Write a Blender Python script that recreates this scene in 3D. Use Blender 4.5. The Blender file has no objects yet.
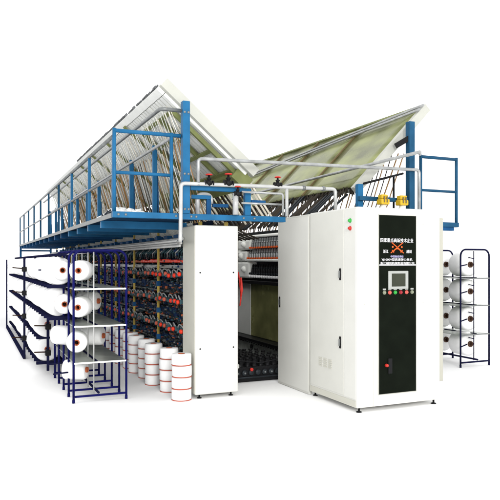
import bpy, bmesh, math, random
from mathutils import Vector, Matrix
random.seed(7)
C = bpy.context.scene.collection
SC = bpy.context.scene
R = math.radians

# ---------------------------------------------------------------- camera, light
cam_d = bpy.data.cameras.new('camera'); cam = bpy.data.objects.new('camera', cam_d); C.objects.link(cam)
cam.location = (0, 0, 1.6); cam.rotation_euler = (R(90), 0, R(-24.1))
cam_d.lens = 45.07; cam_d.sensor_width = 36; cam_d.shift_y = 0.024; cam_d.clip_start = .1; cam_d.clip_end = 500
SC.camera = cam
W = bpy.data.worlds.new('World'); SC.world = W; W.use_nodes = True
bg = W.node_tree.nodes['Background']; bg.inputs[0].default_value = (1, 1, 1, 1); bg.inputs[1].default_value = 1.45
ld = bpy.data.lights.new('softbox', 'AREA'); lo = bpy.data.objects.new('softbox', ld); C.objects.link(lo)
ld.energy = 1050; ld.shape = 'SQUARE'; ld.size = 3.0; ld.color = (1, .985, .955)
lo.location = (0.4, -6.5, 4.6)
lo.rotation_euler = (Vector((3.4, 8.0, 1.2)) - Vector(lo.location)).to_track_quat('-Z', 'Y').to_euler()
SC.view_settings.view_transform = 'Standard'; SC.view_settings.look = 'None'
SC.view_settings.exposure = 0; SC.view_settings.gamma = 1

# ---------------------------------------------------------------- materials
MATS = {}
def mat(name, col, rough=.5, metal=0., var=.12, scale=6., bump=0., bscale=60., spec=.25, stretch=None, rvar=.1):
    m = bpy.data.materials.new(name); m.use_nodes = True
    nt = m.node_tree; b = nt.nodes['Principled BSDF']
    b.inputs['Metallic'].default_value = metal; b.inputs['Specular IOR Level'].default_value = spec
    tc = nt.nodes.new('ShaderNodeTexCoord'); mp = nt.nodes.new('ShaderNodeMapping')
    if stretch: mp.inputs['Scale'].default_value = stretch
    nt.links.new(tc.outputs['Object'], mp.inputs['Vector'])
    nz = nt.nodes.new('ShaderNodeTexNoise'); nz.inputs['Scale'].default_value = scale; nz.inputs['Detail'].default_value = 6
    nt.links.new(mp.outputs[0], nz.inputs['Vector'])
    cr = nt.nodes.new('ShaderNodeValToRGB')
    cr.color_ramp.elements[0].position = .3; cr.color_ramp.elements[1].position = .7
    cr.color_ramp.elements[0].color = tuple(max(0, c * (1 - var)) for c in col) + (1,)
    cr.color_ramp.elements[1].color = tuple(min(1, c * (1 + var)) for c in col) + (1,)
    nt.links.new(nz.outputs['Fac'], cr.inputs[0]); nt.links.new(cr.outputs[0], b.inputs['Base Color'])
    mr = nt.nodes.new('ShaderNodeMapRange')
    mr.inputs['To Min'].default_value = max(.03, rough - rvar); mr.inputs['To Max'].default_value = min(1, rough + rvar)
    nt.links.new(nz.outputs['Fac'], mr.inputs['Value']); nt.links.new(mr.outputs[0], b.inputs['Roughness'])
    if bump:
        n2 = nt.nodes.new('ShaderNodeTexNoise'); n2.inputs['Scale'].default_value = bscale; n2.inputs['Detail'].default_value = 4
        nt.links.new(mp.outputs[0], n2.inputs['Vector'])
        bp = nt.nodes.new('ShaderNodeBump'); bp.inputs['Strength'].default_value = bump; bp.inputs['Distance'].default_value = .01
        nt.links.new(n2.outputs['Fac'], bp.inputs['Height']); nt.links.new(bp.outputs[0], b.inputs['Normal'])
    MATS[name] = m
    return m
mat('paper_floor', (.96, .96, .96), .95, 0, .01, 2, spec=.0)
mat('white_paint', (.62, .62, .585), .45, 0, .025, 3, .05, 120)
mat('cream_paint', (.52, .515, .455), .5, 0, .04, 3, .05, 120)
mat('column_paint', (.58, .58, .54), .5, 0, .03, 3, .05, 120)
mat('flange_paint', (.40, .395, .34), .5, 0, .04, 3)
mat('seam_grey', (.42, .42, .38), .6)
mat('black_panel', (.0045, .0065, .004), .5, 0, .25, 4, .02, 40, .03)
mat('black_plastic', (.010, .010, .011), .4, spec=0.1)
mat('screen_bezel', (.34, .35, .335), .4, 0, .05)
mat('screen_glass', (.030, .034, .022), .15, 0, .2, 3)
mat('print_white', (.80, .80, .82), .6, 0, .03)
mat('print_violet', (.50, .48, .75), .6, 0, .03)
mat('print_orange', (.80, .12, .02), .5, 0, .1)
mat('red_paint', (.48, .028, .02), .35, 0, .2, 20)
mat('bright_red', (.75, .04, .015), .4, 0, .25, 14)
mat('green_lamp', (.03, .34, .05), .3)
mat('grey_lamp', (.22, .24, .17), .35)
mat('pink_lamp', (.62, .11, .09), .3)
mat('dark_red_lamp', (.33, .02, .03), .3)
mat('blue_paint', (.016, .115, .25), .42, 0, .18, 5, .08, 50, spec=0.1)
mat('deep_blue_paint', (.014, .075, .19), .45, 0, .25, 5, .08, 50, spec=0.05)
mat('navy_paint', (.007, .008, .085), .4, 0, .2, 6, .05, 60, spec=0.04)
mat('black_navy_paint', (.012, .013, .040), .4, 0, .2, 6, spec=0)
mat('silver_metal', (.34, .35, .35), .32, .45, .22, 9)
mat('dull_steel', (.19, .20, .20), .42, .5, .25, 9, spec=0.15)
mat('dark_steel', (.026, .030, .034), .42, .5, .3, 8, .1, 40, spec=0.05)
mat('galvanised_sheet', (.42, .45, .41), .34, .6, .22, 7, .05, 30)
mat('pale_pipe', (.46, .465, .46), .35, .2, .12)
mat('olive_sheet', (.205, .222, .095), .28, .40, .58, 2.6, .3, 2.0, .15, stretch=(1,.55,1), rvar=.16)  # uneven reflections of the glossy plate are put into its colour as noise
mat('olive_paint', (.17, .19, .075), .5, 0, .2, 5, spec=0.08)
mat('seam_brown', (.16, .12, .055), .6)
mat('grey_sheet', (.46, .475, .43), .5, .15, .14, 2.5, .06, 20)
mat('slat_silver', (.82, .83, .80), .42, .1, .08, 4)
mat('plate_white', (.80, .81, .77), .5, 0, .06, 3)
mat('cap_white', (.46, .465, .42), .5, 0, .06, 3)
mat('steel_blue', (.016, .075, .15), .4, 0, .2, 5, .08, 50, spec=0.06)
mat('olive_inner', (.30, .30, .12), .25, .15, .35, 2.2, .1, 5, .5)
mat('worn_steel', (.11, .115, .12), .4, .5, .4, 14, spec=0.1)
mat('yarn_white', (.86, .86, .86), .9, 0, .02, 30, .12, 160, .15)
mat('yarn_grey', (.45, .46, .44), .8, 0, .1, 30, .2, 160, .2)
mat('core_brown', (.36, .085, .03), .6, 0, .3, 20)
mat('core_dark', (.035, .018, .012), .7, spec=0)
mat('core_dull', (.085, .045, .030), .6, 0, .3, 20, spec=.1)
mat('band_red', (.48, .10, .06), .7, 0, .2, 20)
mat('yarn_brown', (.34, .20, .09), .6, 0, .3, 3, spec=0)
mat('yarn_pale', (.72, .67, .56), .6, 0, .15, 3)
mat('yarn_dark', (.05, .043, .035), .6, 0, .3, 3, spec=0)
mat('wall_navy', (.007, .011, .022), .5, .1, .5, 9, .25, 30, spec=0)
mat('box_navy', (.009, .026, .080), .4, .1, .4, 9, spec=0.03)
mat('teal_dark', (.04, .085, .10), .4, .3, .4, 9, spec=0.05)
mat('yellow_post', (.42, .30, .06), .5, 0, .18, 6)
mat('signal_yellow', (.62, .40, .02), .4, 0, .1)
mat('deck_blue', (.012, .035, .075), .55, .2, .3, 4, .2, 30, spec=0)
mat('plastic_film', (.75, .76, .76), .25, 0, .05)

# ---------------------------------------------------------------- mesh helpers
class MB:
    def __init__(s): s.v = []; s.f = []; s.m = []; s.s = []
    def add(s, verts, faces, mi=0, smooth=False):
        o = len(s.v); s.v += [tuple(x) for x in verts]
        for k, f in enumerate(faces):
            s.f.append([i + o for i in f]); s.m.append(mi)
            s.s.append(smooth if isinstance(smooth, bool) else smooth[k])
        return s
    def box(s, a, b, bev=0., mi=0):
        x0, y0, z0 = [min(p, q) for p, q in zip(a, b)]; x1, y1, z1 = [max(p, q) for p, q in zip(a, b)]
        vs = [(x0,y0,z0),(x1,y0,z0),(x1,y1,z0),(x0,y1,z0),(x0,y0,z1),(x1,y0,z1),(x1,y1,z1),(x0,y1,z1)]
        fs = [(0,3,2,1),(4,5,6,7),(0,1,5,4),(1,2,6,5),(2,3,7,6),(3,0,4,7)]
        if bev:
            bm = bmesh.new(); bv = [bm.verts.new(v) for v in vs]
            for f in fs: bm.faces.new([bv[i] for i in f])
            bmesh.ops.bevel(bm, geom=bm.edges[:], offset=bev, segments=2, affect='EDGES', profile=.5)
            bm.verts.index_update()
            s.add([v.co[:] for v in bm.verts], [[v.index for v in f.verts] for f in bm.faces], mi); bm.free()
        else: s.add(vs, fs, mi)
        return s
    def bar(s, p, q, w, h, up=(0,0,1), mi=0):
        p = Vector(p); q = Vector(q); d = (q - p).normalized(); u = Vector(up)
        if abs(d.dot(u)) > .99: u = Vector((0,1,0))
        r = d.cross(u).normalized(); u = r.cross(d).normalized()
        vs = [c + r*a*w/2 + u*b*h/2 for c in (p, q) for a, b in ((-1,-1),(1,-1),(1,1),(-1,1))]
        return s.add(vs, [(0,1,2,3),(7,6,5,4),(0,4,5,1),(1,5,6,2),(2,6,7,3),(3,7,4,0)], mi)
    def tube(s, pts, r, n=8, cap=True, mi=0):
        pts = [Vector(p) for p in pts]; vs = []; fs = []; sm = []
        d0 = (pts[1] - pts[0]).normalized()
        u = Vector((0,0,1)) if abs(d0.z) < .9 else Vector((0,1,0))
        a = d0.cross(u).normalized(); prev = d0
        for i, p in enumerate(pts):
            if i == 0: t = d0
            elif i == len(pts)-1: t = (pts[i]-pts[i-1]).normalized()
            else: t = ((pts[i]-pts[i-1]).normalized() + (pts[i+1]-pts[i]).normalized()).normalized()
            a = (prev.rotation_difference(t) @ a); a = (a - t*a.dot(t)).normalized(); prev = t
            b = t.cross(a)
            for k in range(n):
                w = 2*math.pi*k/n; vs.append(p + (a*math.cos(w) + b*math.sin(w))*r)
        for i in range(len(pts)-1):
            for k in range(n):
                fs.append((i*n+k, i*n+(k+1)%n, (i+1)*n+(k+1)%n, (i+1)*n+k)); sm.append(True)
        if cap:
            fs.append(tuple(reversed(range(n)))); sm.append(False)
            fs.append(tuple((len(pts)-1)*n + k for k in range(n))); sm.append(False)
        return s.add(vs, fs, mi, sm)
    def lathe(s, prof, org, axis, n=28, mi=0, smooth=True):
        org = Vector(org); ax = Vector(axis).normalized()
        u = Vector((0,0,1)) if abs(ax.z) < .9 else Vector((1,0,0))
        a = ax.cross(u).normalized(); b = ax.cross(a)
        vs = []; fs = []
        for (r, h) in prof:
            for k in range(n):
                w = 2*math.pi*k/n; vs.append(org + ax*h + (a*math.cos(w)+b*math.sin(w))*max(r, .0004))
        for i in range(len(prof)-1):
            for k in range(n): fs.append((i*n+k, i*n+(k+1)%n, (i+1)*n+(k+1)%n, (i+1)*n+k))
        return s.add(vs, fs, mi, smooth)
    def cyl(s, p, q, r, n=16, mi=0): return s.tube([p, q], r, n, True, mi)
    def build(s, name, m, parent=None, label=None, local=False):
        me = bpy.data.meshes.new(name)
        off = Vector((0,0,0))
        if parent and not local:
            p = parent
            while p: off += Vector(p.location); p = p.parent
        me.from_pydata([tuple(Vector(v) - off) for v in s.v], [], s.f)
        ms = m if isinstance(m, (list, tuple)) else [m]
        for x in ms: me.materials.append(MATS[x])
        me.polygons.foreach_set('material_index', s.m); me.polygons.foreach_set('use_smooth', s.s)
        me.update()
        bm = bmesh.new(); bm.from_mesh(me); bmesh.ops.recalc_face_normals(bm, faces=bm.faces[:]); bm.to_mesh(me); bm.free()
        o = bpy.data.objects.new(name, me); C.objects.link(o)
        if parent: o.parent = parent
        if label: o['label'] = label
        return o
def tag(o, label, cat, group=None, kind=None):
    if label: o['label'] = label
    if cat: o['category'] = cat
    if group: o['group'] = group
    if kind: o['kind'] = kind
    return o
def thing(name, loc, label, cat, group=None):
    o = bpy.data.objects.new(name, None); C.objects.link(o); o.location = loc; o.empty_display_size = .1
    return tag(o, label, cat, group)
def copy_tree(o, parent=None):
    c = o.copy(); C.objects.link(c)
    if parent: c.parent = parent
    for ch in list(o.children): copy_tree(ch, c)
    return c
def repeat(name, m, parent, mb, places, limit=100):
    """mb is built round the origin; one object per place, sharing the mesh"""
    off = Vector((0,0,0)); p = parent
    while p: off += Vector(p.location); p = p.parent
    o = mb.build(name, m, parent, None, True); first = True
    for q in places[:limit]:
        c = o if first else o.copy()
        if not first: C.objects.link(c)
        first = False; c.location = Vector(q) - off
    if len(places) > limit:
        r = MB()
        for q in places[limit:]: r.add([Vector(v) + Vector(q) for v in mb.v], mb.f, 0, list(mb.s))
        x = r.build('distant_' + name, m, parent); x['kind'] = 'stuff'
    return o
def arcpts(c, r, a0, a1, ax1, ax2, n=6):
    c = Vector(c); ax1 = Vector(ax1); ax2 = Vector(ax2)
    return [c + ax1*r*math.cos(a0+(a1-a0)*i/n) + ax2*r*math.sin(a0+(a1-a0)*i/n) for i in range(n+1)]
def bend(pts, r=.06, n=5):
    """round the corners of a pipe run"""
    pts = [Vector(p) for p in pts]; out = [pts[0]]
    for i in range(1, len(pts)-1):
        a = (pts[i-1]-pts[i]).normalized(); b = (pts[i+1]-pts[i]).normalized()
        p0 = pts[i] + a*r; p1 = pts[i] + b*r
        for k in range(n+1):
            t = k/n; out.append(p0*(1-t)**2 + pts[i]*2*t*(1-t) + p1*t*t)
    out.append(pts[-1]); return out
def text_mesh(body, name, m, parent, loc, width, height, label=None):
    cu = bpy.data.curves.new('lettering', 'FONT'); cu.body = body; cu.size = 1; cu.extrude = .012
    t = bpy.data.objects.new('lettering', cu); C.objects.link(t)
    dg = bpy.context.evaluated_depsgraph_get()
    me = bpy.data.meshes.new_from_object(t.evaluated_get(dg)); bpy.data.objects.remove(t); 
    xs = [v.co.x for v in me.vertices]; ys = [v.co.y for v in me.vertices]
    cx = (min(xs)+max(xs))/2; cy = (min(ys)+max(ys))/2; sx = width/(max(xs)-min(xs)); sy = height/(max(ys)-min(ys))
    off = Vector((0,0,0)); p = parent
    while p: off += Vector(p.location); p = p.parent
    for v in me.vertices:
        v.co = Vector(((v.co.x-cx)*sx + loc[0], loc[1] - v.co.z*.12, (v.co.y-cy)*sy + loc[2])) - off
    me.materials.clear(); me.materials.append(MATS[m]); me.name = name
    o = bpy.data.objects.new(name, me); C.objects.link(o); o.parent = parent
    if label: o['label'] = label
    return o

# ---------------------------------------------------------------- ground
g = MB().add([(-160,-60,0),(200,-60,0),(200,300,0),(-160,300,0)], [(0,1,2,3)]).build('ground', 'paper_floor'); g['kind'] = 'structure'

# ---------------------------------------------------------------- control cabinet
CX0, CX1, CY0, CY1, CH = 3.73, 4.84, 5.57, 6.58, 2.186
cab = thing('control_cabinet', (4.28, 6.07, 0), 'tall white control cabinet with black front panel, touch screen and push buttons', 'cabinet')
body = MB().box((CX0,CY0,.05),(CX1,CY1,CH),.014).build('body', 'white_paint', cab)
MB().box((CX1+.001,CY0+.02,.25),(CX1+.062,CY0+.20,2.10),.006).build('side_flange', 'flange_paint', cab)
pl = MB().box((CX0-.006,CY0+.02,.055),(CX0,CY1-.01,.125),.002).build('plinth_strip', 'cream_paint', cab)
door = MB().box((CX0-.007,5.825,.145),(CX0,6.555,2.165),.003).build('side_door', 'column_paint', cab)
def latch(x, y, z, parent, h=.13):
    o = MB().box((x-.010,y-.014,z-h/2),(x,y+.014,z+h/2),.003).build('handle', 'black_plastic', parent)
    MB().box((x-.022,y-.006,z-h*.3),(x-.010,y+.006,z+h*.3),.002).build('lever', 'dull_steel', o)
    return o
latch(CX0-.007, 5.885, 1.465, door); latch(CX0-.007, 5.885, .715, door)
for k in range(3):
    m = MB(); y = 6.35 - .105*k
    for j in range(5): m.bar((CX0-.008,y,.40+.022*j),(CX0-.008,y-.075,.40+.022*j),.008,.012)
    m.build('vent', 'cream_paint', door)
MB().box((CX0-.005,CY0+.02,.14),(CX0,5.815,2.165),.002).build('corner_strip', 'white_paint', cab)
for z, mm, lb in ((2.045,'green_lamp','green indicator lamp'),(1.962,'red_paint','red indicator lamp')):
    MB().lathe([(0,.028),(.012,.027),(.017,.018),(.019,.006),(.024,.006),(.024,0)], (CX0-.005,5.69,z), (-1,0,0), 16).build('indicator_lamp', mm, cab, lb)
# front door frame, black panel
PX0, PX1 = 3.997, 4.492
fd = MB().box((3.935,CY0-.006,.055),(4.515,CY0,2.180),.003).build('front_door', 'white_paint', cab)
pan = MB().box((PX0,CY0-.014,.18),(PX1,CY0-.0065,2.105),.002).build('display_panel', 'black_panel', fd)
yf = CY0-.014
MB().box((PX0+.004,yf-.004,1.563),(PX1-.004,yf,1.573)).build('divider_strip', 'print_white', fd)
tr = MB()
for a, b in (((PX0-.006,.174),(PX0,2.111)),((PX1,.174),(PX1+.006,2.111))): tr.box((a[0],yf-.002,a[1]),(b[0],yf+.007,b[1]))
tr.box((PX0,yf-.002,.174),(PX1,yf+.007,.18)); tr.box((PX0,yf-.002,2.105),(PX1,yf+.007,2.111))
tr.build('panel_trim', 'seam_grey', fd)
yt = yf - .0005
text_mesh('国家重点高新技术企业', 'lettering', 'print_white', fd, (4.235,yt,1.835), .435, .044)
text_mesh('浙江', 'lettering', 'print_white', fd, (4.085,yt,1.715), .068, .036)
text_mesh('越剑', 'lettering', 'print_white', fd, (4.395,yt,1.715), .068, .036)
text_mesh('中国驰名商标', 'lettering', 'print_violet', fd, (4.235,yt,1.660), .17, .024)
text_mesh('YJ1000V型高速弹力丝机', 'lettering', 'print_white', fd, (4.235,yt,1.625), .41, .031)
text_mesh('浙江越剑机械制造有限公司', 'lettering', 'print_white', fd, (4.240,yt,1.588), .45, .027)
em = MB(); cx, cz = 4.235, 1.755
for sgn in (-1, 1):                                           # two crossed swords
    em.bar((cx-sgn*.073,yt-.003,cz+.055),(cx+sgn*.060,yt-.003,cz-.040),.007,.013,(0,-1,0))
    em.bar((cx+sgn*.060,yt-.003,cz-.040),(cx+sgn*.085,yt-.003,cz-.058),.007,.008,(0,-1,0))
    em.bar((cx+sgn*.046,yt-.004,cz-.052),(cx+sgn*.068,yt-.004,cz-.026),.007,.008,(0,-1,0))
    em.cyl((cx+sgn*.060,yt-.006,cz+.008),(cx+sgn*.060,yt,cz+.008),.010,10)
pts = arcpts((cx,yt-.003,cz-.062), .052, R(25), R(155), (1,0,0), (0,0,1), 8)
em.tube(pts, .006, 6); em.build('emblem', 'print_orange', fd)
scx, scz = 4.245, 1.405
sb = MB().box((scx-.132,yf-.016,scz-.098),(scx+.132,yf,scz+.098),.006).build('touch_screen', 'screen_bezel', fd)
MB().box((scx-.090,yf-.019,scz-.070),(scx+.090,yf-.0162,scz+.070),.001).build('glass', 'screen_glass', sb)
for x, mm, lb in zip((4.068,4.138,4.210,4.284,4.362,4.436),('grey_lamp','pink_lamp','green_lamp','dark_red_lamp','pink_lamp','grey_lamp'),
                 ('grey push button','red push button','green push button','dark red push button','red push button','grey push button')):
    pb = MB().lathe([(0,.020),(.012,.019),(.0155,.014),(.0155,.006),(.021,.006),(.021,0)], (x,yf,1.270), (0,-1,0), 16).build('push_button', mm, fd, lb)
    MB().box((x-.020,yf-.003,1.297),(x+.020,yf,1.314)).build('name_plate', 'screen_bezel', pb)
sw = MB().box((4.115,yf-.012,.395),(4.165,yf,.56),.004).build('isolator_switch', 'black_plastic', fd)
MB().lathe([(0,.03),(.014,.028),(.018,.02),(.018,0)], (4.092,yf,.487), (0,-1,0), 16).build('knob', 'red_paint', sw)
for (x, z) in ((4.60,1.15),(4.60,2.02),(3.82,1.15)): MB().cyl((x,CY0-.003,z),(x,CY0+.002,z),.006,8).build('screw', 'seam_grey', cab)
for x, y in ((CX0+.05,CY0+.04),(CX1-.06,CY0+.04),(CX0+.05,CY1-.05),(CX1-.06,CY1-.05)):
    MB().lathe([(0,0),(.030,0),(.030,.008),(.011,.014),(.011,.05),(0,.05)], (x,y,0), (0,0,1), 14).build('foot', 'black_plastic', cab)

# ---------------------------------------------------------------- service panel behind the cabinet
sp = thing('service_panel', (3.76, 7.04, 0), 'plain pale service panel standing flush behind the control cabinet', 'panel')
pb = MB().box((3.725,6.592,.004),(3.770,7.42,2.175),.004).build('panel', 'column_paint', sp)
MB().box((3.719,6.60,.03),(3.7245,7.405,2.15),.002).build('door_leaf', 'white_paint', sp)
latch(3.719, 7.35, 1.075, pb, .14)

# ---------------------------------------------------------------- white end column (left)
ec = thing('end_column', (2.66, 7.12, 0), 'narrow tall white machine end column beside stacked yarn packages', 'machine cover')
MB().box((2.39,6.9,.05),(2.93,7.36,2.03),.010).build('cover', 'white_paint', ec)
MB().box((2.384,6.915,.06),(2.3895,7.345,2.02),.002).build('side_plate', 'cream_paint', ec)
for x in (2.45, 2.87):
    for z in (1.475, .585):
        MB().lathe([(0,.006),(.008,.005),(.010,0)], (x,6.9,z), (0,-1,0), 12).build('bolt', 'dark_steel', ec)
for x in (2.46, 2.86):
    for y in (6.96, 7.30):
        MB().lathe([(0,0),(.028,0),(.028,.008),(.011,.014),(.011,.05),(0,.05)], (x,y,0), (0,0,1), 14).build('foot', 'black_plastic', ec)
# red emergency handle hanging on its rear edge
rh = thing('pull_cord', (3.17, 7.38, 1.0), 'red pull cord hanging by the inner edge of the white end column', 'pull cord')
MB().tube([(3.15,7.41,1.47),(3.160,7.39,1.36),(3.168,7.38,1.25),(3.170,7.37,1.14),(3.16,7.38,1.04)], .010, 8).build('cord', 'red_paint', rh)
MB().tube([(3.168,7.37,1.40),(3.178,7.36,1.25),(3.170,7.37,1.16)], .015, 8).build('grip', 'red_paint', rh)

# ---------------------------------------------------------------- machine frame: left bank of winding heads
YE = 20.4
mf = thing('texturing_machine', (2.7, 13, 0), 'long dark blue yarn machine body with rows of winding heads and yellow posts', 'textile machine')
MB().box((2.52,7.40,.16),(2.62,YE,1.80)).build('side_wall', 'wall_navy', mf)
MB().box((2.56,7.40,0),(2.62,YE,.159)).build('plinth', 'dark_steel', mf)
# small fittings that crowd the wall
ft = MB()
for k in range(3000):
    y = 7.38 + (YE-7.4)*random.random()**1.9; z = random.uniform(.2, 1.78); x = 2.515
    mi = random.choice((0,0,0,0,1,1,2,2,3))
    if random.random() < .55:
        a, b, c = random.uniform(.01,.05), random.uniform(.015,.06), random.uniform(.008,.04)
        ft.box((x-a,y,z),(x,y+b,z+c), 0, mi)
    else:
        l = random.uniform(.03,.09); ft.cyl((x-l,y,z),(x,y,z+random.uniform(-.02,.02)), random.uniform(.005,.016), 7, mi)
for k in range(2600):
    y = 7.38 + (YE-7.4)*random.random()**2.1; z = random.choice((1.30,.96,.60)) + random.uniform(-.16,.16); x = 2.457
    mi = random.choice((0,0,0,0,0,1,2,0,3,4)); a, b, c = random.uniform(.004,.035), random.uniform(.012,.06), random.uniform(.006,.035)
    if k % 3: ft.box((x-a,y,z),(x+.05,y+b,z+c), 0, mi)
    else: ft.cyl((x-a-.01,y,z),(x+.05,y,z+random.uniform(-.02,.02)), random.uniform(.005,.014), 7, mi)
st = ft.build('fittings', ['dark_steel','teal_dark','box_navy','dull_steel','core_brown'], mf); st['kind'] = 'stuff'
repeat('drive_box', 'box_navy', mf, MB().box((-.06,0,-.075),(.002,.33,.035),.006), [(2.515, 7.42+.40*k, zr) for k in range(32) for zr in (1.30, .96, .60)])
for zr in (1.30, .96, .60):
    MB().cyl((2.47,7.4,zr-.10),(2.47,YE,zr-.10),.014,8).build('drive_shaft', 'dull_steel', mf)
MB().box((2.455,7.38,1.515),(2.495,YE,1.560)).build('guide_rail', 'silver_metal', mf)
y = 7.40
while y < 9.6:
    l = random.uniform(.10,.19); MB().box((2.45,y,1.592),(2.50,y+l,1.592+random.uniform(.030,.05)),.008).build('red_cover', 'bright_red', mf); y += l + .012
y = 9.62
while y < YE-.3:
    l = random.uniform(.12,.22); MB().box((2.46,y,1.592),(2.50,y+l,1.592+random.uniform(.02,.04)),.006).build('dull_red_cover', 'core_brown', mf); y += l + random.choice((.012,.012,.3))
# diagonal guide arms above the red covers
ga = MB().tube([(0,0,.135),(-.06,.05,.065),(-.03,.12,0)], .011, 6)
repeat('guide_arm', 'teal_dark', mf, ga, [(2.50, 7.4+.125*k+random.uniform(-.02,.02), 1.655) for k in range(100) if k % 3])
repeat('guide_arm', 'silver_metal', mf, ga, [(2.50, 7.4+.125*k, 1.655) for k in range(100) if k % 3 == 0])
# winding heads
def head(color):
    h = MB(); h.box((-.07,-.045,-.045),(0,.045,.015),.006); h.cyl((-.12,.02,-.03),(0,.02,-.03),.018,10)
    o = h.build('winding_head', 'teal_dark', mf, None, True)
    d = MB().lathe([(0,.036),(.018,.034),(.028,.024),(.028,.008),(.02,0),(0,0)], (-.075,-.01,-.02), (-1,-.25,0), 14).build('tension_disc', color, o, None, True)
    a = MB().tube(arcpts((-.05,.04,-.02), .07, R(20), R(170), (0,-1,0), (-.35,0,1), 8), .009, 6).build('arm', 'silver_metal', o, None, True)
    return o
pr = {1: head('bright_red'), 0: head('worn_steel'), 2: head('band_red')}; used = {1: False, 0: False, 2: False}
n_far = MB()
for zr in (1.455, 1.12, .765):
    for k in range(62):
        y = 7.46 + .205*k; red = (1 if y < (8.75 if zr > 1.4 else 8.45) and k % 4 != 3 else 2 if k % 5 in (0,2,3) and y < 12 else 0)
        if k < 33:
            o = pr[red]
            if used[red]: o = copy_tree(pr[red], mf)
            used[red] = True; o.parent = mf; o.location = Vector((2.455+random.uniform(-.012,.012), y+random.uniform(-.03,.03), zr+random.uniform(-.012,.012))) - Vector(mf.location); o.rotation_euler = (random.uniform(-.25,.25), 0, random.uniform(-.3,.3))
            if red: o['label'] = ('winding head with bright red disc', 'winding head with dull red disc')[red-1]
        else:
            n_far.box((2.385,y-.045,zr-.045),(2.455,y+.045,zr+.015)); n_far.cyl((2.34,y,zr-.02),(2.386,y,zr-.02),.034,10)
fo = n_far.build('distant_winding_head', 'teal_dark', mf); fo['kind'] = 'stuff'
# posts with blue clamps
for k in range(10):
    y = 7.12 + 1.4*k
    if k == 0: continue
    p = MB().box((2.39,y-.013,.12),(2.42,y+.013,2.09),.003).build('post', 'yellow_post', mf)
    for z in (1.30,.93,.56,1.93): MB().box((2.382,y-.024,z-.035),(2.434,y+.024,z+.035),.004).build('clamp', 'deep_blue_paint', p)
for x in (2.50, 2.83):
    MB().box((x-.02,7.02,2.031),(x+.02,7.06,2.08),.003).build('post_stub', 'yellow_post', mf)
# bundle of pipes along the side, just under the walkway
for i, (dx, dz) in enumerate(((0,0),(-.03,.03),(.02,.055),(-.015,-.032))):
    MB().cyl((2.34+dx,7.28,1.83+dz),(2.34+dx,YE,1.83+dz),.016,8).build('air_pipe', 'pale_pipe' if i != 2 else 'silver_metal', mf)
# blue boxes and yarn guides between the wall top and the walkway
repeat('heater_box', 'deep_blue_paint', mf, MB().box((0,0,0),(.1,.2,.105),.006), [(2.50, 7.45+.47*k, 1.86) for k in range(27)])
MB().box((2.74,7.4,1.80),(2.80,YE,2.12)).build('rear_screen', 'wall_navy', mf)
lt = MB(); y = 7.38
while y < 17:
    lt.tube([(2.50,y,2.08),(2.66,y+.02,1.81)], .011, 5); y += .062
o = lt.build('yarn_guide', 'yarn_grey', mf); o['kind'] = 'stuff'
# ---- masts, crossbeam and upper frames belong to the same frame
for k in range(11):
    y = 6.82 + 1.31*k
    if k == 0: MB().box((2.20,y-.045,2.151),(2.285,y+.045,3.43),.006).build('mast', 'blue_paint', mf)
    else:
        MB().box((2.215,y-.03,2.12),(2.275,y+.03,3.15),.005).build('mast', 'blue_paint', mf)
        MB().add([(2.295,y-.045,2.12),(2.295,y+.045,2.12),(2.295,y,2.75),(2.279,y-.045,2.12),(2.279,y+.045,2.12),(2.279,y,2.75)],
                 [(0,1,2),(5,4,3),(0,3,4,1),(1,4,5,2),(2,5,3,0)]).build('gusset', 'deep_blue_paint', mf)
MB().box((5.375,6.78,2.151),(5.465,6.87,3.49),.006).build('mast', 'steel_blue', mf)
MB().bar((5.40,6.83,3.27),(5.22,6.87,3.16),.05,.07).build('mast_bracket', 'black_plastic', mf)
MB().box((1.41,6.78,2.085),(3.51,6.86,2.15),.006).build('crossbeam', 'blue_paint', mf)
MB().box((3.80,6.78,2.085),(6.23,6.86,2.15),.006).build('crossbeam', 'steel_blue', mf)
MB().box((2.30,6.80,2.425),(3.06,6.86,2.475),.004).build('upper_beam', 'blue_paint', mf)
MB().box((2.98,6.80,2.151),(3.055,6.86,2.424),.004).build('strut', 'blue_paint', mf)
MB().box((2.36,6.93,2.34),(2.60,6.97,2.385),.004).build('bracket', 'blue_paint', mf)
MB().box((2.545,6.93,2.13),(2.60,6.97,2.339),.004).build('strut', 'deep_blue_paint', mf)
MB().box((2.62,6.93,2.25),(2.82,6.97,2.29),.004).build('bracket', 'deep_blue_paint', mf)
MB().box((3.061,6.80,2.30),(3.25,6.84,2.34),.004).build('bracket', 'deep_blue_paint', mf)
MB().box((4.60,6.80,2.40),(5.37,6.86,2.455),.005).build('upper_beam', 'steel_blue', mf)
MB().box((4.62,6.87,2.13),(4.70,6.94,2.62),.005).build('strut', 'blue_paint', mf)
MB().cyl((4.72,6.9,2.63),(5.36,6.9,2.80),.015,8).build('tie_rod', 'black_plastic', mf)
MB().cyl((5.22,6.92,2.16),(5.22,6.92,2.765),.014,8).build('tie_rod', 'black_plastic', mf)
repeat('bolt', 'dull_steel', mf, MB().lathe([(0,.012),(.012,.011),(.015,0)], (0,0,0), (0,-1,0), 6), [(x,6.779,2.118) for x in (1.47,1.55,2.12,2.18,2.30,2.36,2.95,3.09)] + [(x,6.774,z) for x in (2.22,2.265) for z in (2.20,2.60,3.30)])
# long silver rails along the yarn side
MB().tube(bend([(2.19,6.82,3.32),(1.95,6.82,3.32),(1.95,19,3.32)],.07), .022, 10).build('long_rail', 'dull_steel', mf)
MB().cyl((2.16,6.86,3.06),(2.16,19,3.06),.020,10).build('long_rail', 'silver_metal', mf)

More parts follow.
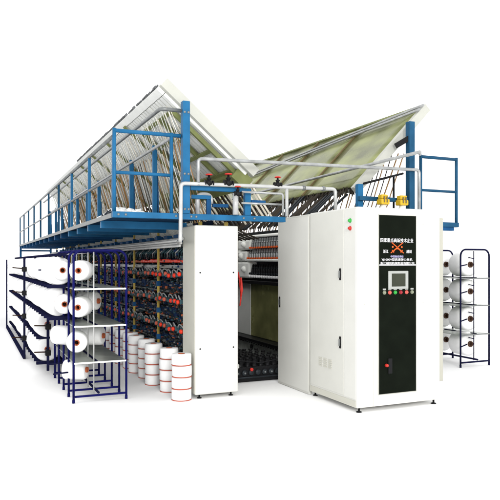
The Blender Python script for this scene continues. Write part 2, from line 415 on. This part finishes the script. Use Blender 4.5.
# ---------------------------------------------------------------- centre aisle
ai = thing('centre_section', (3.9, 9, 0), 'dark inner section with olive sheet and spindle rows seen between column and cabinet', 'textile machine')
MB().box((2.96,7.62,0.002),(3.98,13.9,.20),.01).build('base', 'black_plastic', ai)
MB().box((4.36,7.62,.05),(4.44,13.9,2.10)).build('inner_wall', 'dark_steel', ai)
MB().box((2.96,13.92,0),(4.8,14.0,2.12)).build('background_blocker', 'wall_navy', ai)  # added dark panel that blocks the white background behind the aisle
MB().box((2.945,7.42,.05),(3.155,7.44,2.03)).build('edge_plate', 'black_plastic', ai)
MB().box((4.31,7.9,.37),(4.355,9.60,1.235),.006).build('olive_sheet', 'olive_inner', ai)
MB().box((4.305,9.61,.37),(4.352,10.6,1.235),.004).build('white_sheet', 'plate_white', ai)
MB().box((4.12,7.9,.315),(4.355,11,.365),.006).build('ledge', 'black_plastic', ai)
lg = MB().box((4.26,7.9,.08),(4.30,11,.312),.004).build('perforated_plate', 'galvanised_sheet', ai)
repeat('hole_rim', 'black_plastic', lg, MB().cyl((-.012,0,0),(.002,0,0),.017,10), [(4.258, 8.0+.09*k, .27) for k in range(26)])
MB().cyl((4.245,9.45,.19),(4.262,9.45,.19),.045,18).build('hole_rim', 'black_plastic', lg)
MB().box((4.16,7.9,1.245),(4.355,11,1.30),.006).build('shelf', 'black_plastic', ai)
for y0, y1, z0, z1 in ((9.42,9.95,1.33,1.60),(9.55,10.1,1.61,1.78),(9.38,9.9,1.80,1.97),(9.9,10.7,1.31,2.05)):
    MB().box((4.19 if y0 < 9.8 else 4.26,y0,z0),(4.355,y1,z1),.03).build('bearing_plate', 'plate_white', ai)
repeat('bearing', 'plate_white', ai, MB().lathe([(0,.05),(.035,.045),(.05,.02),(.05,0)], (0,0,0), (-1,0,0), 16), [(4.19,9.60,1.48),(4.19,9.72,1.70),(4.19,9.6,1.89)])
def spindle(a, b, c, name, places):
    o = MB().cyl((-.035,-.05,-.07),(.035,.05,.07),.022,9).build(name, a, ai, None, True)
    MB().cyl((-.05,.035,-.068),(.06,.05,-.055),.016,8).build('disc', b, o, None, True)
    MB().cyl((-.025,-.02,.02),(.06,0,.03),.010,6).build('guide_pin', c, o, None, True)
    for i, q in enumerate(places):
        k = o if i == 0 else copy_tree(o, ai)
        k.location = Vector(q) - Vector(ai.location)
spindle('dull_steel', 'print_orange', 'silver_metal', 'spindle', [(4.235, 8.0+.09*k, 1.90) for k in range(16)])
spindle('silver_metal', 'print_orange', 'dull_steel', 'spindle', [(4.235, 8.0+.09*k, 1.73) for k in range(17)])
spindle('black_plastic', 'dark_steel', 'dark_steel', 'spindle', [(4.235, 8.0+.09*k, 1.48) for k in range(16)])
repeat('knob', 'yarn_white', ai, MB().lathe([(0,.03),(.022,.026),(.026,0)], (0,0,0), (-1,-.3,0), 10), [(4.21, 7.95+.09*k, 1.365) for k in range(17)])
MB().cyl((4.20,7.9,1.625),(4.20,9.5,1.625),.022,8).build('rail', 'plate_white', ai)
MB().cyl((4.20,7.9,2.015),(4.20,10.6,2.015),.022,8).build('rail', 'plate_white', ai)
gx = [3.00 + .098*i for i in range(10)]
repeat('drive_roller', 'black_plastic', ai, MB().lathe([(.034,0),(.034,.05),(.022,.055),(.022,.10),(.030,.104),(.030,.125),(0,.128)], (0,0,0), (0,0,1), 14), [(x, y, .195) for y in (7.68,7.84,8.02,8.22,8.45) for x in gx])
repeat('drive_pulley', 'dark_steel', ai, MB().lathe([(0,.022),(.030,.018),(.040,.012),(.040,-.01)], (0,0,0), (0,-1,0), 16), [(x+.03, 7.615, .125) for x in gx])
repeat('pulley_cap', 'dull_steel', ai, MB().lathe([(0,.012),(.012,.010),(.014,0)], (0,0,0), (0,-1,0), 10), [(x+.03, 7.59, .125) for x in gx[:4]] + [(x+.03, 7.59, .125) for x in gx[6:8]])
MB().cyl((2.98,7.60,.065),(3.96,7.60,.065),.014,8).build('drive_shaft', 'dark_steel', ai)
MB().box((3.10,7.56,.21),(3.15,7.62,.27),.012).build('switch_box', 'plate_white', ai); MB().box((3.20,7.57,.20),(3.235,7.62,.255),.010).build('switch_box', 'plate_white', ai)
MB().cyl((3.42,7.58,.17),(3.42,7.61,.17),.022,12).build('stop_button', 'red_paint', ai)
MB().tube([(3.0,7.62,.26),(3.25,7.58,.30),(3.55,7.6,.25),(3.9,7.62,.29)], .009, 6).build('cable', 'black_plastic', ai)
fan = MB()
for k in range(26): fan.tube([(2.95+.01*k,7.5+.16*k,2.10),(3.75+.01*k,8.1+.17*k,1.93)], .012, 6)
fan.build('yarn_tube', 'yarn_dark', ai)

# ---------------------------------------------------------------- walkways
def walkway(x0, x1, label, nbeam, rail):
    w = thing('walkway', ((x0+x1)/2, 13.5, 2.1), label, 'walkway', 'raised blue walkways')
    MB().box((x0,6.865,2.095),(x1,21.0,2.12)).build('deck', 'deck_blue', w)
    for k in range(nbeam):
        y = 7.55 + .9*k
        MB().box((x0+.004,y-.035,2.005),(x1+.05,y+.035,2.094),.004).build('cross_beam', 'blue_paint' if k < 4 else 'deep_blue_paint', w)  # darker blue on the farther beams puts the deck's shade into their colour
    return w
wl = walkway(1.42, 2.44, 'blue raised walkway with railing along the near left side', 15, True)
MB().box((1.405,6.87,2.085),(1.419,21,2.135)).build('toe_board', 'dull_steel', wl)
for k in range(10):
    y = 6.85 + 1.56*k; 
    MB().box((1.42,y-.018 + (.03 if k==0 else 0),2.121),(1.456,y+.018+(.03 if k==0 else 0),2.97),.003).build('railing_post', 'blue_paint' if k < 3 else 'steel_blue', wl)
MB().cyl((1.438,6.9,2.985),(1.438,20.95,2.985),.021,10).build('top_rail', 'dull_steel', wl)
MB().cyl((1.438,6.9,2.54),(1.438,20.95,2.54),.017,10).build('mid_rail', 'dull_steel', wl)
def front_frame(xa, xb, parent, xm=None, pm='blue_paint'):
    for x in (xa, xb): MB().cyl((x,6.83,2.151),(x,6.83,3.06),.021,10).build('gate_post', pm, parent)
    MB().cyl((xa,6.83,3.035),((xm or xb),6.83,3.035),.022,10).build('gate_rail', pm, parent)
    MB().cyl((xa,6.83,2.58),(xb,6.83,2.58),.019,10).build('gate_rail', pm, parent)
front_frame(1.435, 2.08, wl, 2.19)
# brackets at the far end
for x in (1.45, 2.35):
    MB().box((x-.03,20.8,1.72),(x+.03,20.86,2.094)).build('hanger', 'deep_blue_paint', wl)
MB().box((1.481,20.81,1.93),(2.319,20.85,1.98)).build('hanger_rail', 'deep_blue_paint', wl)
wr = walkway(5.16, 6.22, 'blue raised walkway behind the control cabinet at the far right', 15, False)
front_frame(5.60, 6.225, wr, None, 'steel_blue')
MB().box((5.0,6.80,2.035),(6.16,6.86,2.084),.004).build('bracket', 'deep_blue_paint', wr)
MB().cyl((5.90,6.83,1.95),(5.90,6.83,2.036),.022,8).build('bolt', 'black_plastic', wr)
# crumpled sheet lying on the walkway edge
cs = MB(); nx, ny = 10, 14; vs = []
for i in range(nx):
    for j in range(ny):
        vs.append((1.46+.36*i/(nx-1)+random.uniform(-.015,.015), 6.95+1.0*j/(ny-1)+random.uniform(-.03,.03), 2.135+random.uniform(0,.055)+.06*math.exp(-((j-5)/3)**2)))
cs.add(vs, [(i*ny+j,(i+1)*ny+j,(i+1)*ny+j+1,i*ny+j+1) for i in range(nx-1) for j in range(ny-1)], 0, False)
o = cs.build('plastic_sheet', 'plastic_film'); tag(o, 'crumpled white plastic sheet lying on the walkway edge', 'sheet')
md = o.modifiers.new('thickness', 'SOLIDIFY'); md.thickness = .004

# ---------------------------------------------------------------- cooling plates (the V)
def plate_pt(a, b, t, n, off): return (a[0]+(b[0]-a[0])*t + n[0]*off, a[1]+(b[1]-a[1])*t + n[1]*off)
def vbox(mb, a, b, n, t0, t1, o0, o1, y0, y1, mi=0):
    q = [plate_pt(a,b,t,n,o) for t, o in ((t0,o0),(t1,o0),(t1,o1),(t0,o1))]
    vs = [(x,y0,z) for x, z in q] + [(x,y1,z) for x, z in q]
    mb.add(vs, [(0,1,2,3),(7,6,5,4),(0,4,5,1),(1,5,6,2),(2,6,7,3),(3,7,4,0)], mi)
PY0, PY1 = 7.0, 18.6
# left plate
La, Lb = (3.155,2.70), (2.017,3.66)                    # lower edge, upper edge in X,Z
d = Vector((Lb[0]-La[0], Lb[1]-La[1])).normalized(); Ln = (-d.y*1, d.x*1)          # points down-left
if Ln[1] > 0: Ln = (-Ln[0], -Ln[1])
pl_ = thing('cooling_plate', (2.6,12.8,3.2), 'left sloping plate of silver slats above the walkway', 'cooling plate', 'sloping cooling plates forming a V')
q = MB(); vbox(q, La, Lb, Ln, 0, 1, 0, .03, PY0+.05, PY1); q.build('panel', 'grey_sheet', pl_)
q = MB(); vbox(q, La, Lb, Ln, -.03, .995, -.088, .03, PY0-.02, PY0+.045); q.build('end_cap', 'cap_white', pl_)
q = MB(); y = PY0 + .048
while y < PY1-.1:
    vbox(q, La, Lb, Ln, .02, .93, .031, .062+random.uniform(0,.008), y, y+.078, random.choice((0,0,0,1))); y += .105
q.build('slat', ['slat_silver','plate_white'], pl_)
q = MB(); vbox(q, La, Lb, Ln, .935, 1.0, .031, .075, PY0+.05, PY1); q.build('top_flange', 'slat_silver', pl_)
y = PY0 + .08
while y < 13:
    if random.random() < .85:
        q = MB(); vbox(q, La, Lb, Ln, 1.001, 1.001+random.uniform(.010,.022), -.01, .04, y, y+random.uniform(.014,.022)); q.build('fin_end', 'worn_steel', pl_)
    y += .065
q = MB()                                             # olive ladder ribs under the front end
for y0 in (PY0+.12, PY0+.62, PY0+1.5):
    vbox(q, La, Lb, Ln, .05, .80, .08, .13, y0, y0+.045)
for t in (.10,.34,.58,.78): vbox(q, La, Lb, Ln, t, t+.03, .085, .125, PY0+.166, PY0+.618); vbox(q, La, Lb, Ln, t, t+.03, .085, .125, PY0+.666, PY0+1.498)
q.build('rib', 'olive_paint', pl_)
q = MB(); vbox(q, La, Lb, Ln, -.06, .10, .035, .20, PY0+.06, PY0+3.5); q.build('lower_tray', 'olive_paint', pl_)
for k in range(1, 8):
    q = MB(); vbox(q, La, Lb, Ln, .0, .95, .08, .11, PY0+.6+1.31*k, PY0+.64+1.31*k); q.build('rib', 'olive_paint', pl_)
# right plate
Ra, Rb = (4.68,2.61), (5.80,3.76)
d = Vector((Rb[0]-Ra[0], Rb[1]-Ra[1])).normalized(); Rn = (-d.y, d.x)               # points up-left: the face we see
pr_ = thing('cooling_plate', (5.2,12.8,3.2), 'right sloping plate of glossy olive sheet above the control cabinet', 'cooling plate', 'sloping cooling plates forming a V')
y = PY0 + .05; k = 0
while y < PY1:
    y1 = min(y + 1.42, PY1)
    q = MB(); n_ = 8; o0 = -.03
    # gently bowed sheet
    vs = []; fs = []
    for i in range(n_+1):
        for j in range(7):
            yy = y + .012 + (y1-y-.024)*j/6; bow = .022*math.sin(math.pi*j/6)*math.sin(math.pi*i/n_)*(1 if k%2 else -.6)
            x, z = plate_pt(Ra, Rb, i/n_, Rn, bow); vs.append((x,yy,z))
    for i in range(n_):
        for j in range(6): fs.append((i*7+j,(i+1)*7+j,(i+1)*7+j+1,i*7+j+1))
    q.add(vs, fs, 0, True)
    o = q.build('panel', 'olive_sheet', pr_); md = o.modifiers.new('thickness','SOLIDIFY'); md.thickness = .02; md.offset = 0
    q = MB(); vbox(q, Ra, Rb, Rn, 0, 1, -.02, .032, y1-.012, y1+.012); q.build('seam_strip', 'seam_brown', pr_)
    y = y1; k += 1
q = MB(); vbox(q, Ra, Rb, Rn, 0, 1, -.09, -.035, PY0+.05, PY1); q.build('back_sheet', 'grey_sheet', pr_)
q = MB(); vbox(q, Ra, Rb, Rn, -.04, 1.02, -.085, .03, PY0-.03, PY0+.045); q.build('end_cap', 'cap_white', pr_)
q = MB(); vbox(q, Ra, Rb, Rn, 1.001, 1.035, -.09, .03, PY0+.05, PY1); q.build('top_flange', 'olive_paint', pr_)
q = MB()
for j in range(420):                                 # ragged dark lint hanging from the lower edge
    yy = PY0 + (PY1-PY0)*j/420; x, z = plate_pt(Ra, Rb, 0, Rn, random.uniform(-.05,.01))
    q.tube([(x,yy,z+.01),(x+random.uniform(-.04,.02),yy+random.uniform(-.04,.04),z-random.uniform(.02,.11))], .012, 4)
o = q.build('lint_fringe', 'yarn_dark', pr_); o['kind'] = 'stuff'
for dd in (0, .055):
    a = plate_pt(Ra, Rb, .975-dd, Rn, .06); b = plate_pt(Ra, Rb, .60-dd, Rn, .06)
    MB().cyl((a[0],6.93,a[1]),(b[0],13.7,b[1]),.018,10).build('cooling_pipe', 'silver_metal', pr_)

# ---------------------------------------------------------------- yarn curtains
def yarns(name, label, a, b, y0, y1, step, mats, r=.011, jit=.02):
    m = MB(); y = y0
    while y < y1:
        yy = y + random.uniform(-jit, jit)
        m.tube([(a[0]+random.uniform(-.01,.01),yy,a[1]+random.uniform(-.05,.05)),(b[0]+random.uniform(-.015,.015),yy+random.uniform(-.03,.03),b[1])], r*random.uniform(.7,1.2), 5, True, random.randrange(len(mats)))
        y += step
    return tag(m.build(name, mats), label, 'yarn', None, 'stuff')
yarns('yarn_curtain', 'brown and white slanting yarns between the left plate and walkway', (2.27,3.05), (2.56,2.08), 7.0, 18.4, .075, ['yarn_brown','yarn_brown','yarn_pale','yarn_brown','yarn_brown','yarn_dark','plate_white','yarn_pale'], .007)
yarns('yarn_curtain', 'pale upper yarns rising from the brown yarns to the underside of the slatted plate', (2.12,3.40), (2.275,3.04), 7.0, 18.4, .075, ['yarn_pale','plate_white','plate_white','yarn_pale','slat_silver'], .005)
yarns('yarn_curtain', 'thin brown slanting yarns behind the right end of the olive plate', (5.44,3.13), (5.06,2.1), 7.0, 16, .115, ['yarn_brown','yarn_brown','yarn_dark'], .010)
yarns('yarn_curtain', 'dark slanting yarns below the lower edge of the olive plate', (4.66,2.56), (4.20,2.14), 7.2, 17, .13, ['yarn_dark','yarn_dark','dark_steel'], .022)
yarns('yarn_curtain', 'dark slanting yarns below the lower edge of the slatted plate', (3.14,2.62), (3.50,2.12), 7.1, 17, .10, ['yarn_dark','yarn_dark','yarn_pale'], .017)

# ---------------------------------------------------------------- pipework on top
pw = thing('pipework', (3.9, 6.75, 2.5), 'silver pipe rails and red handwheel valves above the front beam', 'pipework')
MB().tube(bend([(2.37,6.74,2.47),(2.37,6.74,2.775),(5.50,6.74,2.835),(5.50,6.74,2.16)],.05), .021, 12).build('pipe', 'silver_metal', pw)
MB().tube(bend([(2.31,7.30,1.845),(2.165,6.76,1.84),(2.165,6.74,2.485),(4.19,6.74,2.515),(4.19,6.74,2.16)],.05), .022, 12).build('pipe', 'pale_pipe', pw)
MB().tube(bend([(3.50,6.735,2.152),(3.50,6.735,2.49)],.05), .021, 12).build('pipe', 'pale_pipe', pw)
MB().tube(bend([(2.90,6.72,2.42),(3.44,6.72,2.42),(3.44,6.72,2.16)],.03), .013, 10).build('pipe', 'silver_metal', pw)
MB().cyl((2.90,6.72,2.29),(3.44,6.72,2.29),.012,10).build('pipe', 'silver_metal', pw)
MB().tube([(4.80,5.87,2.886),(4.80,12.2,2.86)], .020, 10).build('hand_rail', 'silver_metal', pw)
MB().tube([(4.80,5.87,2.886),(5.59,6.83,3.06)], .020, 10).build('hand_rail', 'silver_metal', pw)
MB().cyl((2.83,6.74,2.152),(2.83,6.74,2.40),.034,12).build('standpipe', 'pale_pipe', pw)
MB().tube(bend([(2.45,6.99,2.13),(2.45,6.99,2.40),(2.62,6.99,2.40),(2.62,6.99,2.28)],.07), .026, 10).build('pipe', 'pale_pipe', pw)
for k, x in enumerate((4.0,3.72)):
    MB().lathe([(.0225,0),(.032,0),(.032,.03),(.0225,.03)], (x,6.74,2.512 - .004*k), (1,0,0), 14).build('union', 'dull_steel', pw)
def valve(x, z, s=1., y=6.74):
    v = MB(); v.lathe([(0,-.06*s),(.045*s,-.05*s),(.058*s,0),(.045*s,.05*s),(0,.06*s)], (x,y,z), (1,0,0), 14)
    v.lathe([(.03*s,0),(.034*s,.05*s),(.045*s,.055*s),(.045*s,.07*s),(.022*s,.08*s),(.016*s,.13*s),(0,.13*s)], (x,y,z+.02*s), (0,0,1), 12)
    for e in (-1, 1): v.cyl((x+e*.06*s,y,z),(x+e*.085*s,y,z),.05*s,12)
    o = v.build('valve', 'black_plastic', pw)
    w = MB(); zz = z + .15*s
    w.tube(arcpts((x,y,zz), .052*s, 0, 2*math.pi, (1,0,0), (0,1,0), 18), .013*s, 8, False)
    w.bar((x-.05*s,y,zz),(x+.05*s,y,zz),.014*s,.012*s); w.bar((x,y-.05*s,zz),(x,y+.05*s,zz),.014*s,.012*s)
    w.cyl((x,y,zz-.02*s),(x,y,zz+.018*s),.016*s,10)
    w.build('handwheel', 'red_paint', o); return o
valve(2.50, 2.505, .64); valve(2.74, 2.515, .70); valve(3.38, 2.53, .60); valve(2.85, 2.395, .55, 6.72)
# yellow heads on white bottles above the cabinet
for x, lb in ((4.90,'left one of two yellow signal heads above the control cabinet'),(5.20,'right one of two yellow signal heads beside the right mast')):
    s_ = thing('signal_head', (x,6.72,2.2), lb, 'signal', 'yellow signal heads above the cabinet')
    MB().lathe([(0,0),(.05,0),(.052,.12),(.045,.15),(.03,.19),(0,.19)], (x,6.72,2.155), (0,0,1), 16).build('bottle', 'plate_white', s_)
    c_ = MB().box((x-.065,6.66,2.345),(x+.065,6.775,2.415),.012).build('cap', 'signal_yellow', s_)
    h_ = MB(); h_.box((x-.052,6.675,2.416),(x+.052,6.765,2.475),.012); h_.build('hood', 'signal_yellow', s_)
    for e in (-.022,.022): MB().box((x+e-.010,6.656,2.37),(x+e+.010,6.66,2.45)).build('slot', 'seam_brown', c_)

# ---------------------------------------------------------------- yarn packages
def package(name, r, l, core_r, core='core_brown', m='yarn_white', taper=0.):
    """axis along -Y: the face at y=0 looks to -Y; origin on the axis at the face"""
    o = thing(name, (0,0,0), 'x', 'yarn package')
    MB().lathe([(core_r*1.02,.006),(r*.80,0),(r*.93,.010),(r,.035),(r*(1-taper),l-.03),(r*(.92-taper),l-.006),(core_r,l)], (0,0,0), (0,1,0), 36).build('winding', m, o, None, True)
    MB().lathe([(core_r*.68,.05),(core_r*.70,-.018),(core_r*.98,-.018),(core_r,.02),(core_r,l+.02),(core_r*.7,l+.02),(core_r*.68,.05)], (0,0,0), (0,1,0), 22).build('core_tube', core, o, None, True)
    MB().lathe([(0,.06),(core_r*.67,.06),(core_r*.67,.08),(0,.08)], (0,0,0), (0,1,0), 18).build('core_plug', 'core_dark', o, None, True)
    return o
for o in (): pass

# left feed creel: dark posts, pegs and rails
fc = thing('feed_creel', (1.05, 14, 0), 'dark navy feed creel frame carrying rows of white packages at far left', 'creel')
LEV = (1.49, 1.10, .72, .36)
for y in (8.9, 10.95, 13.6, 16.3):
    MB().box((1.21,y-.025,.0),(1.25,y+.025,1.70)).build('post', 'black_navy_paint', fc)
for (x, y, z0, z1) in ((.965,9.02,.10,.90),(.80,10.92,.02,1.66),(.80,16.35,.02,1.66)):
    p = MB().box((x,y-.02,z0),(x+.034,y+.02,z1),.003).build('post', 'black_navy_paint', fc)
    for z in LEV:
        if (y < 10 and z > .8) or y > 16: continue
        MB().cyl((x-.17,y-.12,z+.02),(x+.01,y,z),.010,6).build('peg', 'core_dark', p)
        MB().box((x-.022,y-.05,z-.05),(x+.052,y+.05,z+.03),.01).build('clamp', 'black_plastic', p)
MB().box((1.00,7.75,1.675),(1.06,16.4,1.71)).build('top_rail', 'black_navy_paint', fc)
MB().box((.80,10.95,.0),(.84,16.34,.07)).build('base_rail', 'black_navy_paint', fc)
for z in LEV:
    MB().box((1.215,9.3 if z<.9 else 7.9,z-.20),(1.245,16.3,z-.175)).build('peg_rail', 'black_navy_paint', fc)
repeat('peg', 'black_navy_paint', fc, MB().box((-.36,-.022,-.022),(0,.022,.022),.004), [(1.215, y, z-.19) for z in LEV for y in [7.98+.335*j for j in range(25)] if z > .9 or y > 9.3])
proto = package('yarn_package', .178, .315, .04)
first = True
words = ('top row', 'second row', 'third row', 'lowest row')
for li, z in enumerate(LEV):
    y = (7.95, 8.1, 9.22, 9.30)[li]
    while y < 16.1:
        if 10.62 < y < 11.0: y += .1; continue
        o = proto if first else copy_tree(proto); first = False
        o.location = (1.0 + random.uniform(-.006,.006), y, z + random.uniform(-.004,.004)); k_ = random.uniform(.93,1.01); o.scale = (k_, 1, k_); o.rotation_euler = (0, 0, R(random.uniform(-3,3)))
        blk = 'near block' if y < 10.9 else 'far block'
        o['label'] = f'big white yarn package in the {words[li]} of the creel at far left, {blk}'
        o['group'] = f'white packages in the {words[li]}, {blk} of the creel'
        if y >= 10.9: o.scale = (.96*k_, 1, .96*k_)
        y += .335

# near rack of hoops and shelves
def rack(loc_name, label, x0, x1, xm, ys, H, mframe, zs, mcenter, shelf_mat, lip_mat):
    t = thing(loc_name, ((x0+x1)/2, (ys[0]+ys[-1])/2, 0), label, 'rack')
    for y in ys:
        rr = .10; pts = [(x0,y,.03)] + [(x0,y,H-rr)]
        pts += [tuple(p) for p in arcpts((x0+rr,y,H-rr), rr, R(180), R(90), (1,0,0), (0,0,1), 6)][1:]
        pts += [tuple(p) for p in arcpts((x1-rr,y,H-rr), rr, R(90), R(0), (1,0,0), (0,0,1), 6)]
        pts += [(x1,y,.03)]
        h = MB().tube(pts, .0135, 10).build('hoop', mframe, t)
        MB().box((x0+.014,y-.011,.06),(x1-.014,y+.011,.083),.003).build('bottom_bar', mframe, h)
        for x in (x0, x1): MB().cyl((x,y,0),(x,y,.04),.016,10).build('rubber_foot', mframe, h)
        MB().cyl((xm,y+.03,.09),(xm,y+.03,H-.02),.008,8).build('guide_rod', mcenter, t)
    for z in zs:
        s = MB().box((x0+.005,ys[0]-.005,z-.010),(x1-.005,ys[-1]+.02,z),.002).build('shelf', shelf_mat, t)
        MB().box((x0+.005,ys[0]-.016,z-.014),(x1-.005,ys[0]-.006,z+.004),.002).build('lip', lip_mat, s)
        MB().box((xm+.02,ys[0]+.01,z+.001),(xm+.042,ys[-1],z+.012)).build('divider_rod', 'black_navy_paint', s)
    MB().cyl((xm+.05,ys[0],.10),(xm+.05,ys[-1],.10),.014,8).build('floor_rod', 'black_navy_paint', t)
    return t
nr = rack('creel_rack', 'navy hoop rack with grey shelves and small packages at the near left', 1.07, 1.67, 1.30, (7.28,7.66,8.10,8.55,8.98), 1.735, 'navy_paint', (1.295,.87,.455), 'pale_pipe', 'galvanised_sheet', 'plate_white')
for (x, y, z) in ((.92,7.9,.36),(.94,7.55,.30),(.84,8.2,1.50)): MB().cyl((x-.06,y,z),(x+.24,y+.1,z),.010,6).build('peg', 'black_navy_paint', nr)
small = package('yarn_package', .118, .27, .034)
small['group'] = 'small packages on the near left rack'
spots = [((1.145,7.42,1.50), -24, 'small white package with brown core, topmost on the near rack front'),
         ((1.135,7.40,1.075), -24, 'small white package on the near rack front, second from the top'),
         ((1.115,7.36,.675), -12, 'small white package on the near rack front, just above the lowest shelf'),
         ((1.27,7.62,.315), 62, 'white package under the lowest shelf of the near rack'),
         ((1.02,7.82,1.50), -10, 'small white package behind the topmost front package of the near rack'),
         ((1.04,7.80,1.09), -8, 'small white package behind the second front package of the near rack'),
         ((1.17,7.98,.69), 48, 'white package facing right behind the third front package of the near rack'),
         ((1.55,8.05,.66), 58, 'white package facing right, inside the near rack above its lowest shelf'),
         ((1.50,8.12,1.10), 55, 'white package facing right, inside the near rack above its middle shelf')]
for i, (loc, ang, lb) in enumerate(spots):
    o = small if i == 0 else copy_tree(small)
    o.location = loc; o.rotation_euler = (0, 0, R(ang)); o['label'] = lb

# right rack
rr_ = rack('creel_rack', 'dark hoop rack of white packages standing right of the control cabinet', 6.78, 7.35, 7.07, (7.35,8.15,8.95), 1.79, 'black_navy_paint', (1.355,.935,.495), 'black_navy_paint', 'galvanised_sheet', 'dull_steel')
for z in (1.56,1.145,.72,.33):
    MB().cyl((6.79,7.36,z-.02),(7.0,7.45,z),.009,6).build('peg', 'black_navy_paint', rr_); MB().cyl((7.07,7.37,z+.09),(7.0,7.42,z+.11),.008,6).build('peg', 'black_navy_paint', rr_)
big = package('yarn_package', .185, .30, .046, 'core_dull')
first = True
rows = ('top level', 'second level', 'third level', 'lowest level')
for li, z in enumerate((1.56,1.145,.72,.33)):
    for (x, y, ang, lb) in ((7.075,7.46,0,'white package facing front on the {} of the right rack'),
                            (7.12,8.05,0,'white package on the {} of the right rack, behind its front one'),
                            (6.98,8.50,70 if li != 1 else 12,'white package beside the cabinet edge on the {} of the right rack')):
        o = big if first else copy_tree(big); first = False
        o.location = (x, y, z); o.rotation_euler = (0, 0, R(ang)); o['label'] = lb.format(rows[li]); o['group'] = 'packages on the right rack'

# stacks on the floor
def cheese():
    o = thing('yarn_package', (0,0,0), 'x', 'yarn package')
    r = .114; h = .134
    MB().lathe([(.035,.006),(r*.93,.006),(r,.014),(r*1.005,h*.5),(r,h-.012),(r*.94,h-.004),(.035,h-.004)], (0,0,0), (0,0,1), 36).build('winding', 'yarn_white', o, None, True)
    MB().lathe([(0,0),(r*1.012,0),(r*1.012,.0075),(0,.0075)], (0,0,0), (0,0,1), 36, 0, False).build('paper_disc', 'band_red', o, None, True)
    MB().lathe([(.030,h-.03),(.030,h-.001),(.042,h-.001),(.042,h-.03)], (0,0,0), (0,0,1), 20).build('core_tube', 'core_brown', o, None, True)
    return o
ch = cheese(); first = True
near = ('nearest', 'second nearest', 'third nearest', 'fourth nearest', 'fifth nearest', 'sixth nearest', 'seventh nearest', 'eighth nearest', 'ninth nearest', 'farthest')
lev = ('lowest', 'second from the floor', 'third from the floor', 'topmost')
for s_, (x, y) in enumerate(((2.245,6.97),(2.255,7.50),(2.20,8.0),(2.24,8.52),(2.21,8.98),(2.22,9.40),(2.20,9.85),(2.20,10.3),(2.20,10.75),(2.2,11.2))):
    for k in range(4):
        o = ch if first else copy_tree(ch); first = False
        o.location = (x + random.uniform(-.006,.006), y + random.uniform(-.006,.006), .001 + .1345*k); o.rotation_euler = (0,0,random.uniform(0,6))
        o['label'] = f'white yarn package, {lev[k]} in the {near[s_]} floor stack beside the machine'
        o['group'] = 'yarn packages stacked on the floor'
